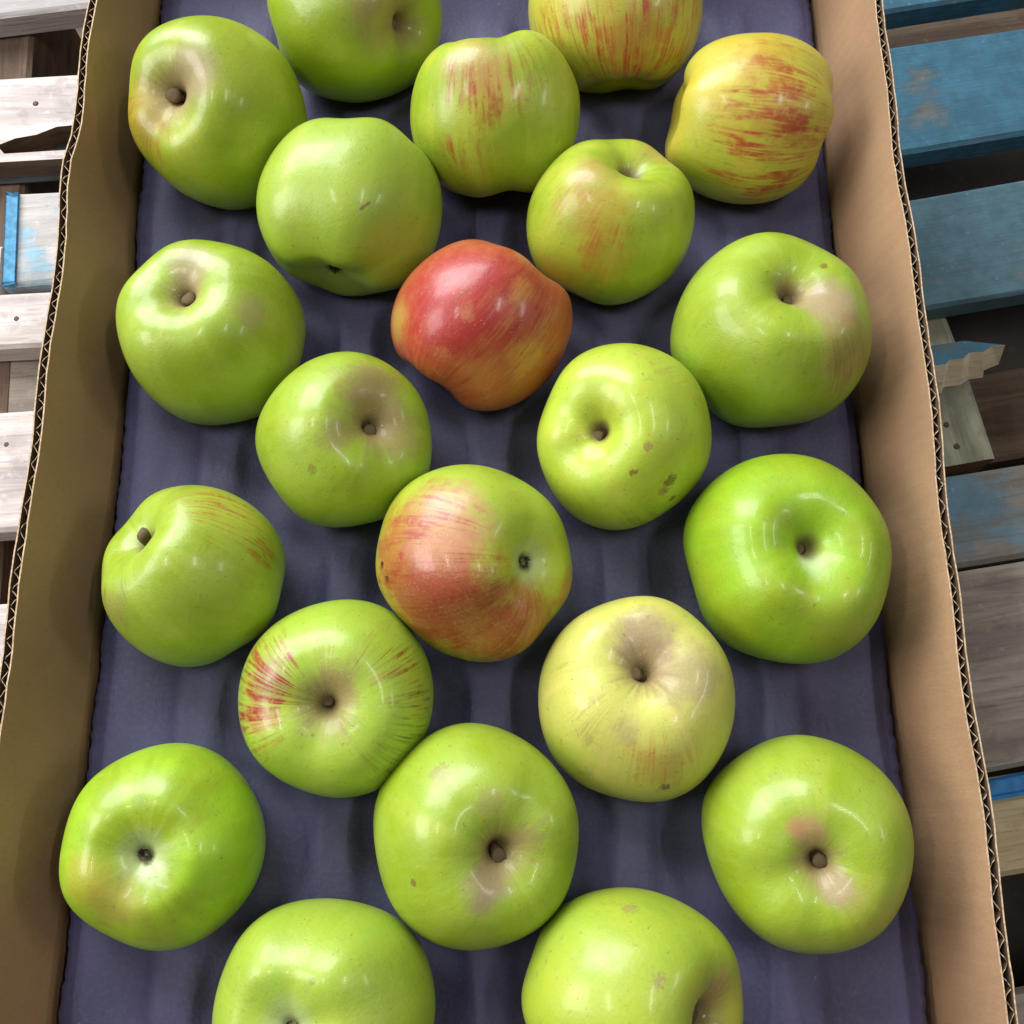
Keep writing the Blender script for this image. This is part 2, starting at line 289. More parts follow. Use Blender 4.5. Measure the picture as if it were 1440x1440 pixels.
APPLES = [
 {'stem': 0, 'g': {'seed': 11, 'h': 0.9, 'oval': 0.03}, 'c': (-0.1358, 0.3362, 0.0322), 'R': 0.0433, 'm': [(0.0, 0.931, 0.364), (-0.941, 0.123, -0.316), (-0.339, -0.343, 0.876)], 'end': 's', 'c1': (0.258, 0.365, 0.013), 'c2': (0.38, 0.46, 0.035), 'rus': 0.38, 'spots': [((0.146, -0.292, 0.945), 0.4, (0.35, 0.25, 0.145), 0.78, 0.2), ((-0.186, 0.43, 0.884), 0.55, (0.42, 0.13, 0.025), 0.42, 0.5), ((-0.754, 0.014, 0.657), 0.3, (0.16, 0.075, 0.02), 0.12, 0.6)], 'streaks': [((-0.391, 0.431, 0.814), 0.6, (0.3, 0.1, 0.02), 0.5, 9)], 'scar': []},   # 1
 {'stem': 0, 'g': {'seed': 12, 'ds': 0.4, 'h': 0.86, 'oval': 0.03}, 'c': (-0.0713, 0.3965, 0.0304), 'R': 0.0419, 'm': [(-0.28, 0.277, 0.919), (-0.486, -0.867, 0.113), (0.828, -0.415, 0.378)], 'end': 's', 'c1': (0.258, 0.365, 0.013), 'c2': (0.258, 0.365, 0.013), 'rus': 0.34, 'spots': [((0.39, 0.343, 0.855), 0.55, (0.31, 0.215, 0.085), 0.75, 0.4), ((0.234, 0.876, 0.422), 0.2, (0.38, 0.46, 0.035), 0.5, 0.5)], 'streaks': [], 'scar': []},   # 2
 {'stem': 0, 'g': {'seed': 13, 'ds': 0.34, 'h': 0.86, 'oval': 0.03}, 'c': (0.0631, 0.4025, 0.0291), 'R': 0.043, 'm': [(-0.498, -0.43, 0.753), (-0.862, 0.148, -0.485), (0.097, -0.891, -0.444)], 'end': 's', 'c1': (0.47, 0.445, 0.05), 'c2': (0.38, 0.46, 0.035), 'rus': 0.11, 'spots': [((0.675, -0.451, 0.583), 0.55, (0.42, 0.13, 0.025), 0.55, 0.6)], 'streaks': [((0.705, -0.471, 0.53), 0.85, (0.42, 0.03, 0.015), 0.95, 9), ((0.788, 0.352, 0.505), 0.7, (0.42, 0.04, 0.015), 0.7, 11), ((0.148, -0.871, 0.469), 0.8, (0.42, 0.04, 0.015), 0.75, 11)], 'scar': []},   # 3
 {'stem': 0, 'g': {'seed': 14, 'bw': 1.25, 'cw': 1.3, 'lobe': 0.035, 'h': 0.86, 'oval': 0.0}, 'c': (0.0012, 0.3366, 0.0313), 'R': 0.0424, 'm': [(-0.258, -0.646, 0.718), (0.963, -0.116, 0.242), (-0.073, 0.754, 0.653)], 'end': 's', 'c1': (0.38, 0.46, 0.035), 'c2': (0.258, 0.365, 0.013), 'rus': 0.11, 'spots': [((0.892, 0.23, 0.388), 0.4, (0.42, 0.13, 0.025), 0.4, 0.7), ((0.792, 0.067, 0.607), 0.45, (0.48, 0.19, 0.12), 0.4, 0.5)], 'streaks': [((0.902, 0.316, 0.294), 0.42, (0.34, 0.035, 0.018), 0.75, 8), ((0.885, -0.176, 0.431), 0.4, (0.34, 0.035, 0.018), 0.8, 8), ((0.957, -0.09, -0.277), 0.35, (0.34, 0.035, 0.018), 0.8, 7), ((0.618, 0.574, 0.538), 0.4, (0.3, 0.1, 0.02), 0.5, 8)], 'scar': []},   # 4
 {'stem': 0, 'g': {'seed': 5, 'bw': 1.15, 'lobe': 0.03, 'h': 0.92, 'oval': 0.0}, 'c': (0.1277, 0.336, 0.028), 'R': 0.0402, 'm': [(-0.127, -0.859, -0.496), (-0.033, -0.496, 0.868), (-0.991, 0.127, 0.035)], 'end': 's', 'c1': (0.47, 0.445, 0.05), 'c2': (0.52, 0.42, 0.04), 'rus': 0.11, 'spots': [((-0.508, 0.861, 0.013), 0.5, (0.42, 0.13, 0.025), 0.35, 0.8), ((0.018, 0.973, -0.229), 0.5, (0.42, 0.13, 0.025), 0.35, 0.9), ((0.64, 0.273, -0.718), 0.6, (0.38, 0.46, 0.035), 0.7, 0.5), ((0.623, 0.589, 0.515), 0.5, (0.38, 0.46, 0.035), 0.8, 0.5)], 'streaks': [((-0.028, 0.994, -0.108), 0.75, (0.34, 0.035, 0.018), 0.85, 7), ((0.601, 0.799, -0.005), 0.75, (0.46, 0.06, 0.02), 0.9, 7), ((0.498, 0.676, -0.543), 0.7, (0.34, 0.035, 0.018), 0.7, 7), ((-0.605, 0.758, -0.244), 0.6, (0.34, 0.035, 0.018), 0.6, 9), ((0.047, 0.832, -0.552), 0.6, (0.34, 0.035, 0.018), 0.6, 9)], 'scar': []},   # 5
 {'stem': 0, 'g': {'seed': 16, 'cw': 1.2, 'lobe': 0.03, 'h': 0.86, 'oval': 0.03}, 'c': (-0.0689, 0.284, 0.0299), 'R': 0.0431, 'm': [(-0.253, 0.139, -0.958), (-0.943, 0.184, 0.276), (0.215, 0.973, 0.084)], 'end': 'c', 'c1': (0.31, 0.435, 0.038), 'c2': (0.31, 0.435, 0.038), 'rus': 0.11, 'spots': [], 'streaks': [], 'scar': [((-0.912, -0.103, -0.396), (-0.937, -0.186, -0.295))]},   # 6
 {'stem': 0, 'g': {'seed': 17, 'ds': 0.42, 'h': 0.86, 'oval': 0.0}, 'c': (0.057, 0.2787, 0.0273), 'R': 0.0398, 'm': [(-0.967, 0.093, 0.238), (-0.0, -0.932, 0.363), (0.256, 0.351, 0.901)], 'end': 's', 'c1': (0.38, 0.46, 0.035), 'c2': (0.258, 0.365, 0.013), 'rus': 0.18, 'spots': [((0.416, 0.721, 0.554), 0.5, (0.42, 0.13, 0.025), 0.42, 0.6), ((0.166, 0.979, 0.119), 0.4, (0.42, 0.13, 0.025), 0.4, 0.7), ((0.519, 0.307, 0.798), 0.35, (0.48, 0.19, 0.12), 0.4, 0.6), ((-0.368, -0.425, 0.827), 0.35, (0.48, 0.19, 0.12), 0.35, 0.6)], 'streaks': [((0.213, 0.935, 0.284), 0.5, (0.42, 0.13, 0.025), 0.7, 9), ((0.678, 0.52, 0.519), 0.5, (0.42, 0.13, 0.025), 0.5, 9)], 'scar': []},   # 7
 {'stem': 0, 'g': {'seed': 18, 'h': 0.86, 'oval': 0.0}, 'c': (-0.1298, 0.2192, 0.026), 'R': 0.0424, 'm': [(0.85, -0.476, 0.225), (0.491, 0.871, -0.01), (-0.191, 0.119, 0.974)], 'end': 's', 'c1': (0.31, 0.435, 0.038), 'c2': (0.258, 0.365, 0.013), 'rus': 0.25, 'spots': [((-0.087, 0.319, 0.944), 0.34, (0.35, 0.25, 0.145), 0.75, 0.3), ((0.758, 0.173, 0.629), 0.25, (0.35, 0.25, 0.145), 0.44, 0.8)], 'streaks': [], 'scar': []},   # 8
 {'stem': 0, 'g': {'seed': 19, 'bw': 1.3, 'cw': 1.3, 'lobe': 0.03, 'h': 0.86, 'oval': 0.0}, 'c': (-0.0048, 0.2222, 0.028), 'R': 0.0408, 'm': [(0.0, 0.361, -0.933), (-0.774, 0.59, 0.228), (0.633, 0.722, 0.279)], 'end': 's', 'c1': (0.43, 0.12, 0.04), 'c2': (0.39, 0.08, 0.03), 'rus': 0.11, 'spots': [((-0.934, 0.356, 0.038), 0.95, (0.37, 0.026, 0.022), 0.92, 0.3), ((-0.99, -0.056, 0.131), 0.7, (0.36, 0.02, 0.02), 0.85, 0.5), ((-0.69, -0.509, 0.514), 0.6, (0.38, 0.06, 0.025), 0.75, 0.5), ((-0.619, -0.693, -0.369), 0.7, (0.4, 0.12, 0.03), 0.7, 0.6), ((-0.393, 0.729, -0.56), 0.3, (0.46, 0.32, 0.06), 0.7, 0.6), ((-0.992, 0.112, -0.052), 0.13, (0.5, 0.22, 0.07), 0.45, 1.2), ((-0.839, 0.071, -0.54), 0.1, (0.5, 0.2, 0.06), 0.4, 1.2), ((-0.841, -0.167, 0.515), 0.18, (0.58, 0.3, 0.06), 0.5, 0.9), ((-0.746, -0.666, 0.009), 0.25, (0.55, 0.3, 0.04), 0.5, 0.9), ((-0.857, 0.506, 0.098), 0.35, (0.4, 0.05, 0.045), 0.6, 0.5)], 'streaks': [((-0.986, -0.083, -0.145), 1.0, (0.27, 0.01, 0.012), 0.8, 7), ((-0.795, -0.599, 0.095), 0.9, (0.5, 0.28, 0.06), 0.35, 9), ((-0.776, 0.239, -0.584), 0.7, (0.42, 0.02, 0.02), 0.6, 9)], 'scar': []},   # 9
 {'stem': 0, 'g': {'seed': 20, 'ds': 0.42, 'h': 0.86, 'oval': 0.0}, 'c': (0.1291, 0.2175, 0.0293), 'R': 0.0451, 'm': [(-0.499, -0.854, 0.149), (0.863, -0.504, -0.002), (0.077, 0.127, 0.989)], 'end': 's', 'c1': (0.31, 0.435, 0.038), 'c2': (0.258, 0.365, 0.013), 'rus': 0.22, 'spots': [((0.011, 0.381, 0.925), 0.4, (0.35, 0.25, 0.145), 0.92, 0.35), ((0.278, 0.73, 0.625), 0.42, (0.36, 0.2, 0.07), 0.6, 0.4), ((-0.414, 0.166, 0.895), 0.05, (0.16, 0.075, 0.02), 0.7, 0.5), ((0.831, -0.317, 0.458), 0.4, (0.258, 0.365, 0.013), 0.5, 0.5)], 'streaks': [((0.344, 0.79, 0.508), 0.5, (0.16, 0.075, 0.02), 0.4, 10)], 'scar': []},   # 10
 {'stem': 0, 'g': {'seed': 21, 'h': 0.86, 'oval': 0.0}, 'c': (-0.0647, 0.1648, 0.0289), 'R': 0.0395, 'm': [(-0.438, 0.841, 0.318), (-0.759, -0.536, 0.37), (0.481, -0.079, 0.873)], 'end': 's', 'c1': (0.31, 0.435, 0.038), 'c2': (0.258, 0.365, 0.013), 'rus': 0.38, 'spots': [((0.292, -0.151, 0.944), 0.52, (0.31, 0.215, 0.085), 0.88, 0.5), ((-0.249, -0.262, 0.932), 0.45, (0.31, 0.215, 0.085), 0.69, 0.5), ((0.053, 0.468, 0.882), 0.25, (0.31, 0.215, 0.085), 0.56, 0.9), ((-0.162, 0.773, 0.613), 0.06, (0.16, 0.075, 0.02), 0.4, 0.8)], 'streaks': [], 'scar': []},   # 11
 {'stem': 0, 'g': {'seed': 22, 'h': 0.86, 'oval': 0.06}, 'c': (0.0599, 0.1666, 0.029), 'R': 0.0405, 'm': [(-0.231, -0.896, -0.379), (0.863, -0.369, 0.345), (-0.449, -0.247, 0.859)], 'end': 's', 'c1': (0.38, 0.46, 0.035), 'c2': (0.42, 0.58, 0.05), 'rus': 0.13, 'spots': [((0.339, 0.818, 0.466), 0.1, (0.16, 0.075, 0.02), 0.85, 0.9), ((0.458, 0.777, 0.432), 0.08, (0.31, 0.215, 0.085), 0.92, 0.9), ((0.331, 0.514, 0.791), 0.05, (0.16, 0.075, 0.02), 0.7, 0.9), ((0.033, 0.595, 0.803), 0.06, (0.31, 0.215, 0.085), 0.75, 0.8), ((0.541, 0.82, 0.185), 0.06, (0.16, 0.075, 0.02), 0.8, 0.9)], 'streaks': [((0.831, 0.506, 0.231), 0.35, (0.05, 0.025, 0.012), 0.35, 12), ((-0.826, 0.369, 0.426), 0.4, (0.31, 0.215, 0.085), 0.5, 9)], 'scar': []},   # 12
 {'stem': 0.36, 'g': {'seed': 23, 'h': 0.86, 'oval': 0.0}, 'c': (-0.1285, 0.1028, 0.0276), 'R': 0.0389, 'm': [(-0.815, 0.038, -0.578), (-0.218, -0.944, 0.246), (-0.537, 0.327, 0.778)], 'end': 's', 'c1': (0.31, 0.435, 0.038), 'c2': (0.258, 0.365, 0.013), 'rus': 0.16, 'spots': [((-0.738, -0.573, 0.356), 0.55, (0.47, 0.445, 0.05), 0.55, 0.5), ((0.123, 0.772, 0.624), 0.3, (0.31, 0.215, 0.085), 0.44, 0.7)], 'streaks': [((-0.857, -0.383, 0.345), 0.5, (0.34, 0.035, 0.018), 0.8, 9), ((-0.54, -0.505, 0.673), 0.4, (0.34, 0.035, 0.018), 0.55, 9), ((-0.966, -0.259, -0.02), 0.3, (0.34, 0.035, 0.018), 0.6, 9), ((0.038, 0.675, 0.737), 0.3, (0.16, 0.075, 0.02), 0.4, 9)], 'scar': []},   # 13
 {'stem': 0, 'g': {'seed': 24, 'h': 0.86, 'oval': 0.0}, 'c': (-0.0066, 0.1073, 0.0322), 'R': 0.042, 'm': [(0.724, 0.16, -0.671), (0.0, -0.973, -0.231), (-0.69, 0.168, -0.704)], 'end': 'c', 'c1': (0.34, 0.46, 0.04), 'c2': (0.4, 0.46, 0.03), 'rus': 0.06, 'spots': [((-0.987, 0.055, -0.152), 0.95, (0.38, 0.13, 0.03), 0.92, 0.4), ((-0.678, 0.562, -0.475), 0.9, (0.34, 0.085, 0.026), 0.9, 0.4), ((-0.859, 0.328, -0.392), 0.6, (0.33, 0.055, 0.03), 0.75, 0.6), ((-0.036, 0.651, -0.758), 0.6, (0.36, 0.09, 0.025), 0.8, 0.5), ((-0.792, -0.355, -0.496), 0.55, (0.55, 0.26, 0.16), 0.65, 0.5), ((0.569, 0.273, -0.776), 0.25, (0.46, 0.16, 0.03), 0.6, 0.6), ((-0.956, 0.032, 0.292), 0.05, (0.05, 0.025, 0.012), 0.9, 0.6), ((-0.964, 0.164, 0.209), 0.05, (0.05, 0.025, 0.012), 0.85, 0.6), ((-0.995, -0.056, -0.079), 0.05, (0.34, 0.035, 0.018), 0.7, 0.6), ((-0.716, -0.677, 0.168), 0.2, (0.38, 0.46, 0.035), 0.5, 0.6)], 'streaks': [((-0.841, 0.405, -0.36), 1.0, (0.27, 0.04, 0.018), 0.95, 9), ((-0.172, 0.667, -0.725), 0.6, (0.27, 0.04, 0.018), 0.8, 9), ((-0.888, -0.311, -0.339), 0.6, (0.36, 0.05, 0.03), 0.7, 9)], 'scar': []},   # 14
 {'stem': 0, 'g': {'seed': 25, 'ds': 0.42, 'bw': 1.15, 'lobe': 0.035, 'h': 0.86, 'oval': 0.03}, 'c': (0.1288, 0.1099, 0.028), 'R': 0.0449, 'm': [(-0.258, -0.964, -0.058), (0.964, -0.253, -0.081), (0.063, -0.077, 0.995)], 'end': 's', 'c1': (0.26, 0.46, 0.014), 'c2': (0.258, 0.365, 0.013), 'rus': 0.07, 'spots': [((0.187, 0.062, 0.98), 0.22, (0.6, 0.68, 0.42), 0.6, 0.4), ((0.576, 0.409, 0.708), 0.5, (0.36, 0.34, 0.05), 0.4, 0.5)], 'streaks': [], 'scar': []},   # 15
 {'stem': 0, 'g': {'seed': 26, 'h': 0.86, 'oval': 0.0}, 'c': (-0.0643, 0.0505, 0.0252), 'R': 0.0412, 'm': [(-0.965, -0.26, -0.024), (0.259, -0.938, -0.233), (0.038, -0.231, 0.972)], 'end': 's', 'c1': (0.31, 0.435, 0.038), 'c2': (0.34, 0.5, 0.04), 'rus': 0.34, 'spots': [((-0.178, -0.192, 0.965), 0.3, (0.31, 0.215, 0.085), 0.75, 0.4), ((0.484, -0.432, 0.761), 0.28, (0.35, 0.25, 0.145), 0.69, 0.7), ((0.658, -0.089, 0.748), 0.25, (0.48, 0.19, 0.12), 0.5, 0.8), ((-0.876, 0.116, 0.468), 0.3, (0.47, 0.445, 0.05), 0.4, 0.5)], 'streaks': [((0.523, -0.441, 0.729), 0.55, (0.3, 0.02, 0.015), 1.15, 7), ((0.775, -0.109, 0.622), 0.5, (0.3, 0.02, 0.015), 1.15, 6), ((0.692, -0.403, 0.598), 0.55, (0.3, 0.02, 0.015), 1.1, 5), ((-0.746, -0.23, 0.625), 0.5, (0.25, 0.03, 0.01), 0.85, 9), ((-0.809, 0.304, 0.502), 0.4, (0.05, 0.025, 0.012), 0.75, 9), ((-0.506, 0.611, 0.609), 0.4, (0.05, 0.025, 0.012), 0.6, 9), ((-0.27, -0.469, 0.841), 0.4, (0.31, 0.215, 0.085), 0.5, 9)], 'scar': []},   # 16
 {'stem': 0, 'g': {'seed': 27, 'h': 0.86, 'oval': 0.0}, 'c': (0.0618, 0.0498, 0.0252), 'R': 0.0418, 'm': [(-0.966, -0.249, 0.069), (0.259, -0.939, 0.226), (0.009, 0.236, 0.972)], 'end': 's', 'c1': (0.54, 0.545, 0.115), 'c2': (0.55, 0.53, 0.1), 'rus': 0.31, 'spots': [((-0.07, -0.279, 0.958), 0.4, (0.35, 0.25, 0.145), 0.92, 0.4), ((-0.348, 0.182, 0.92), 0.45, (0.35, 0.25, 0.145), 0.69, 0.5), ((0.365, 0.546, 0.754), 0.18, (0.35, 0.25, 0.145), 0.44, 0.8), ((0.098, 0.866, 0.491), 0.3, (0.42, 0.13, 0.025), 0.35, 0.8), ((0.055, 0.978, 0.203), 0.07, (0.16, 0.075, 0.02), 0.8, 0.8), ((0.904, 0.404, 0.139), 0.4, (0.38, 0.46, 0.035), 0.5, 0.5)], 'streaks': [((0.098, 0.866, 0.491), 0.45, (0.5, 0.16, 0.03), 0.75, 9), ((0.624, 0.3, 0.722), 0.35, (0.31, 0.215, 0.085), 0.56, 8), ((0.648, -0.29, 0.705), 0.3, (0.16, 0.075, 0.02), 0.3, 9)], 'scar': []},   # 17
 {'stem': 0, 'g': {'seed': 28, 'cw': 1.35, 'dc': 0.18, 'h': 0.86, 'oval': 0.0}, 'c': (-0.131, -0.0087, 0.0245), 'R': 0.04, 'm': [(0.5, 0.862, 0.081), (0.865, -0.493, -0.089), (-0.037, 0.114, -0.993)], 'end': 'c', 'c1': (0.3, 0.5, 0.02), 'c2': (0.258, 0.365, 0.013), 'rus': 0.06, 'spots': [((-0.535, 0.03, -0.844), 0.38, (0.34, 0.22, 0.06), 0.55, 0.6), ((-0.49, -0.376, -0.786), 0.35, (0.4, 0.3, 0.03), 0.5, 0.6), ((0.427, -0.31, -0.849), 0.09, (0.2, 0.32, 0.03), 0.5, 0.7), ((-0.101, 0.196, -0.975), 0.2, (0.58, 0.66, 0.4), 0.5, 0.4)], 'streaks': [], 'scar': []},   # 18
 {'stem': 0, 'g': {'seed': 29, 'ds': 0.4, 'h': 0.86, 'oval': 0.03}, 'c': (-0.0054, -0.0049, 0.0292), 'R': 0.0425, 'm': [(0.472, 0.881, 0.017), (-0.818, 0.431, 0.381), (0.329, -0.194, 0.924)], 'end': 's', 'c1': (0.31, 0.435, 0.038), 'c2': (0.258, 0.365, 0.013), 'rus': 0.29, 'spots': [((-0.314, 0.004, 0.949), 0.27, (0.35, 0.25, 0.145), 0.92, 0.5), ((0.345, 0.345, 0.873), 0.2, (0.31, 0.215, 0.085), 0.44, 0.6), ((0.246, -0.176, 0.953), 0.2, (0.31, 0.215, 0.085), 0.44, 0.6), ((-0.598, 0.534, 0.598), 0.045, (0.16, 0.075, 0.02), 0.75, 0.6), ((0.347, 0.775, 0.528), 0.12, (0.31, 0.215, 0.085), 0.5, 0.9)], 'streaks': [((0.219, -0.128, 0.967), 0.35, (0.31, 0.215, 0.085), 0.62, 9)], 'scar': []},   # 19
 {'stem': 0, 'g': {'seed': 30, 'ds': 0.4, 'lobe': 0.032, 'h': 0.86, 'oval': 0.0}, 'c': (0.1287, -0.0074, 0.028), 'R': 0.0415, 'm': [(0.495, 0.824, 0.276), (-0.858, 0.514, 0.004), (-0.138, -0.239, 0.961)], 'end': 's', 'c1': (0.31, 0.435, 0.038), 'c2': (0.258, 0.365, 0.013), 'rus': 0.25, 'spots': [((0.235, 0.249, 0.94), 0.25, (0.46, 0.26, 0.14), 0.75, 0.4), ((-0.115, -0.256, 0.96), 0.25, (0.35, 0.25, 0.145), 0.92, 0.5), ((0.186, 0.371, 0.91), 0.12, (0.48, 0.19, 0.12), 0.4, 0.6), ((-0.062, -0.634, 0.77), 0.4, (0.38, 0.34, 0.06), 0.4, 0.6)], 'streaks': [], 'scar': []},   # 20
 {'stem': 0, 'g': {'seed': 31, 'cw': 1.2, 'h': 0.86, 'oval': 0.06}, 'c': (-0.0632, -0.0689, 0.0276), 'R': 0.0415, 'm': [(-0.487, 0.872, -0.059), (0.843, 0.486, 0.229), (0.228, 0.062, -0.972)], 'end': 'c', 'c1': (0.31, 0.435, 0.038), 'c2': (0.31, 0.435, 0.038), 'rus': 0.06, 'spots': [((0.355, 0.05, -0.934), 0.22, (0.25, 0.4, 0.05), 0.45, 0.6), ((0.231, 0.418, -0.879), 0.04, (0.16, 0.075, 0.02), 0.3, 0.5)], 'streaks': [], 'scar': []},   # 21
 {'stem': 0, 'g': {'seed': 32, 'ds': 0.4, 'h': 0.86, 'oval': 0.06}, 'c': (0.0554, -0.0636, 0.0313), 'R': 0.0407, 'm': [(0.432, 0.827, -0.359), (-0.432, 0.539, 0.723), (0.792, -0.157, 0.59)], 'end': 's', 'c1': (0.31, 0.435, 0.038), 'c2': (0.38, 0.46, 0.035), 'rus': 0.34, 'spots': [((0.268, 0.03, 0.963), 0.28, (0.4, 0.24, 0.1), 0.7, 0.5), ((-0.086, 0.759, 0.645), 0.08, (0.31, 0.215, 0.085), 0.62, 0.8), ((0.452, 0.875, 0.176), 0.1, (0.31, 0.215, 0.085), 0.56, 0.9), ((0.298, -0.291, 0.909), 0.3, (0.47, 0.445, 0.05), 0.6, 0.5)], 'streaks': [], 'scar': []},   # 22
]

# ------------------------------------------------------------------ ground and pallets
DECK = -.137
fl = obj('floor', [(-4, -4, -.275), (4, -4, -.275), (4, 4, -.275), (-4, 4, -.275)], [(0, 1, 2, 3)], mat_concrete()); fl['kind'] = 'structure'

def board(name, L, W, T, mat, parent, loc, rz, seed, nseg=7, end=0., mats=None):
    """sawn board lying along its local x, slightly crooked, chamfered edges; origin at its left end, top face z = 0"""
    rnd = random.Random(seed); v = []; f = []; c = .0022
    for i in range(nseg + 1):
        x = L*i/nseg; j = lambda s: rnd.uniform(-s, s)
        if i == 0: x += j(end)
        a, b = -W/2 + j(.0014), W/2 + j(.0014); t = j(.0006)
        sec = [(a, -T + c), (a + c, -T), (b - c, -T), (b, -T + c), (b, -c + t), (b - c - abs(j(.0012)), t), (a + c + abs(j(.0012)), t), (a, -c + t)]
        v += [(x, p, q) for p, q in sec]
    for i in range(nseg):
        for k in range(8):
            a = i*8 + k; b = i*8 + (k + 1) % 8; f.append((a, a + 8, b + 8, b))
    f.append(tuple(range(8))); f.append(tuple(nseg*8 + k for k in reversed(range(8))))
    o = obj(name, v, f, mat, parent); o.location = loc; o.rotation_euler = (0, 0, rz)
    return o
def prism(name, top, bot, zt, zb, parent, mats):
    """board with different top and bottom outlines (same number of points, counter-clockwise): slot 0 on top, slot 1 on the sides"""
    n = len(top); v = [(x, y, zt) for x, y in top] + [(x, y, zb) for x, y in bot]
    f = [tuple(range(n)), tuple(range(2*n - 1, n - 1, -1))] + [(i, n + i, n + (i + 1) % n, (i + 1) % n) for i in range(n)]
    return obj(name, v, f, None, parent, mats=mats, fmat=[0, 1] + [1]*n)
def nail(parent, x, y, z):
    v = []; k = 7
    for zz, r in ((-.004, .0018), (.0003, .0020), (.0007, .0014)):
        v += [(x + r*math.cos(6.2832*i/k), y + r*math.sin(6.2832*i/k), z + zz) for i in range(k)]
    f = [(r*k + i, r*k + (i + 1) % k, (r + 1)*k + (i + 1) % k, (r + 1)*k + i) for r in (0, 1) for i in range(k)] + [tuple(range(2*k, 3*k))]
    obj('nail', v, f, M_NAIL, parent)

def deck_board(pal, Xr, y0, y1, x0, x1, ang, mat, seed, T=.021, z=DECK, end=0., name='deck_board'):
    """board whose edges pass y0..y1 at X = Xr and that spans X = x0..x1 along the direction ang; pallets stand at the world origin's axes"""
    t = math.tan(ang); yc = (y0 + y1)/2 + (x0 - Xr)*t
    return board(name, (x1 - x0)/math.cos(ang), (y1 - y0)*math.cos(ang), T, mat, pal, (x0 - pal.location.x, yc - pal.location.y, z - pal.location.z), ang, seed, end=end)

def stringer(pal, xc, yr, y0, y1, w, ang, mat, seed, ztop, h):
    """beam running across the boards (direction ang + 90 degrees); passes X = xc at Y = yr"""
    d = ang + math.pi/2; s = (y0 - yr)/math.sin(d)
    return board('stringer', (y1 - y0)/math.sin(d), w, h, mat, pal, (xc + s*math.cos(d) - pal.location.x, y0 - pal.location.y, ztop - pal.location.z), d, seed)

FL = -.275
# --- blue pallet
AR = R(10.5)
p1 = thing('pallet', 'blue painted wooden pallet with a broken splintered board, beside the cardboard box', 'pallet', (.45, .42, FL), 'wooden pallets under the box')
for k, (a, b, m) in enumerate([(.562, .655, W_BLUE), (.444, .532, W_BLUE), (.326, .410, W_TEAL)]):
    deck_board(p1, .315, a, b, .03, .95, AR, m, 40 + k)
zt = DECK - .0215
for k, xc in enumerate((.245, .80)):
    stringer(p1, xc, .36, .215 + (xc - .245)*math.tan(AR), .66, .10, AR, W_MOSS if k == 0 else W_BROWN, 50 + k, zt, .090)
    if k == 0:
        sb = p1.children[-1].data; sb.materials.append(W_END); sb.polygons[len(sb.polygons) - 2].material_index = 1
for k, (a, b) in enumerate([(.60, .67), (.40, .47), (.245, .315)]):
    deck_board(p1, .315, a, b, .03, .95, AR, W_BROWN, 60 + k, T=.020, z=zt - .0905, name='bottom_board')
ox, oy, oz = p1.location
top = [(.10, .246), (.280, .2790), (.287, .2800), (.290, .2830), (.299, .2840), (.303, .2880), (.312, .2885), (.318, .2925), (.327, .2935), (.301, .2965), (.10, .264)]
bot = [(.10, .238), (.281, .2690), (.291, .2685), (.293, .2730), (.304, .2745), (.310, .2785), (.320, .2800), (.321, .2850), (.3315, .2895), (.303, .2975), (.10, .265)]
prism('broken_board', [(x - ox, y - oy) for x, y in top], [(x - ox, y - oy) for x, y in bot], DECK - oz, DECK - .0205 - oz, p1, [W_BLUE, W_RAW])
for x, y in ((.292, .247), (.286, .236), (.270, .244), (.297, .232)): nail(p1, x - ox, y - oy, zt - oz)
# --- weathered pallet
p2 = thing('pallet', 'weathered grey pallet with faded blue and bare pine boards beside the cardboard box', 'pallet', (.45, .05, FL), 'wooden pallets under the box')
A2 = R(9.5)
for k, (a, b, m) in enumerate([(.150, .209, W_SLATE), (.0295, .1478, W_GREY), (-.026, .027, W_PALE)]):
    deck_board(p2, .300, a, b, .03, .95, A2, m, 70 + k)
pb = board('paint_band', .60, .0135, .0012, M_BLUEPAINT, p2, (.10 - .45, .0205 + (.10 - .30)*math.tan(A2) - .05, DECK + .0013 - FL), A2, 77)
for k, (a, b, m) in enumerate([(-.155, -.085, W_GREY), (-.245, -.165, W_GREY)]):
    deck_board(p2, .300, a, b, .03, .95, A2, m, 80 + k)
for k, xc in enumerate((.20, .80)):
    stringer(p2, xc, .0, -.25 + (xc - .20)*math.tan(A2), .185 + (xc - .20)*math.tan(A2), .09, A2, W_BROWN, 90 + k, zt, .090)
for k, (a, b) in enumerate([(.12, .19), (.0, .07), (-.24, -.16)]):
    deck_board(p2, .300, a, b, .03, .95, A2, W_BROWN, 95 + k, T=.020, z=zt - .0905, name='bottom_board')
# --- pale pallet, strong light partly put into its board colour
A3 = R(6.0)
p3 = thing('pallet', 'pale pinkish white wooden pallet with chipped boards beside the cardboard box', 'pallet', (-.45, .3, FL), 'wooden pallets under the box')
ox, oy, oz = p3.location
deck_board(p3, -.33, .555, .64, -.95, -.04, R(9), W_WHITE_BLUE, 100)
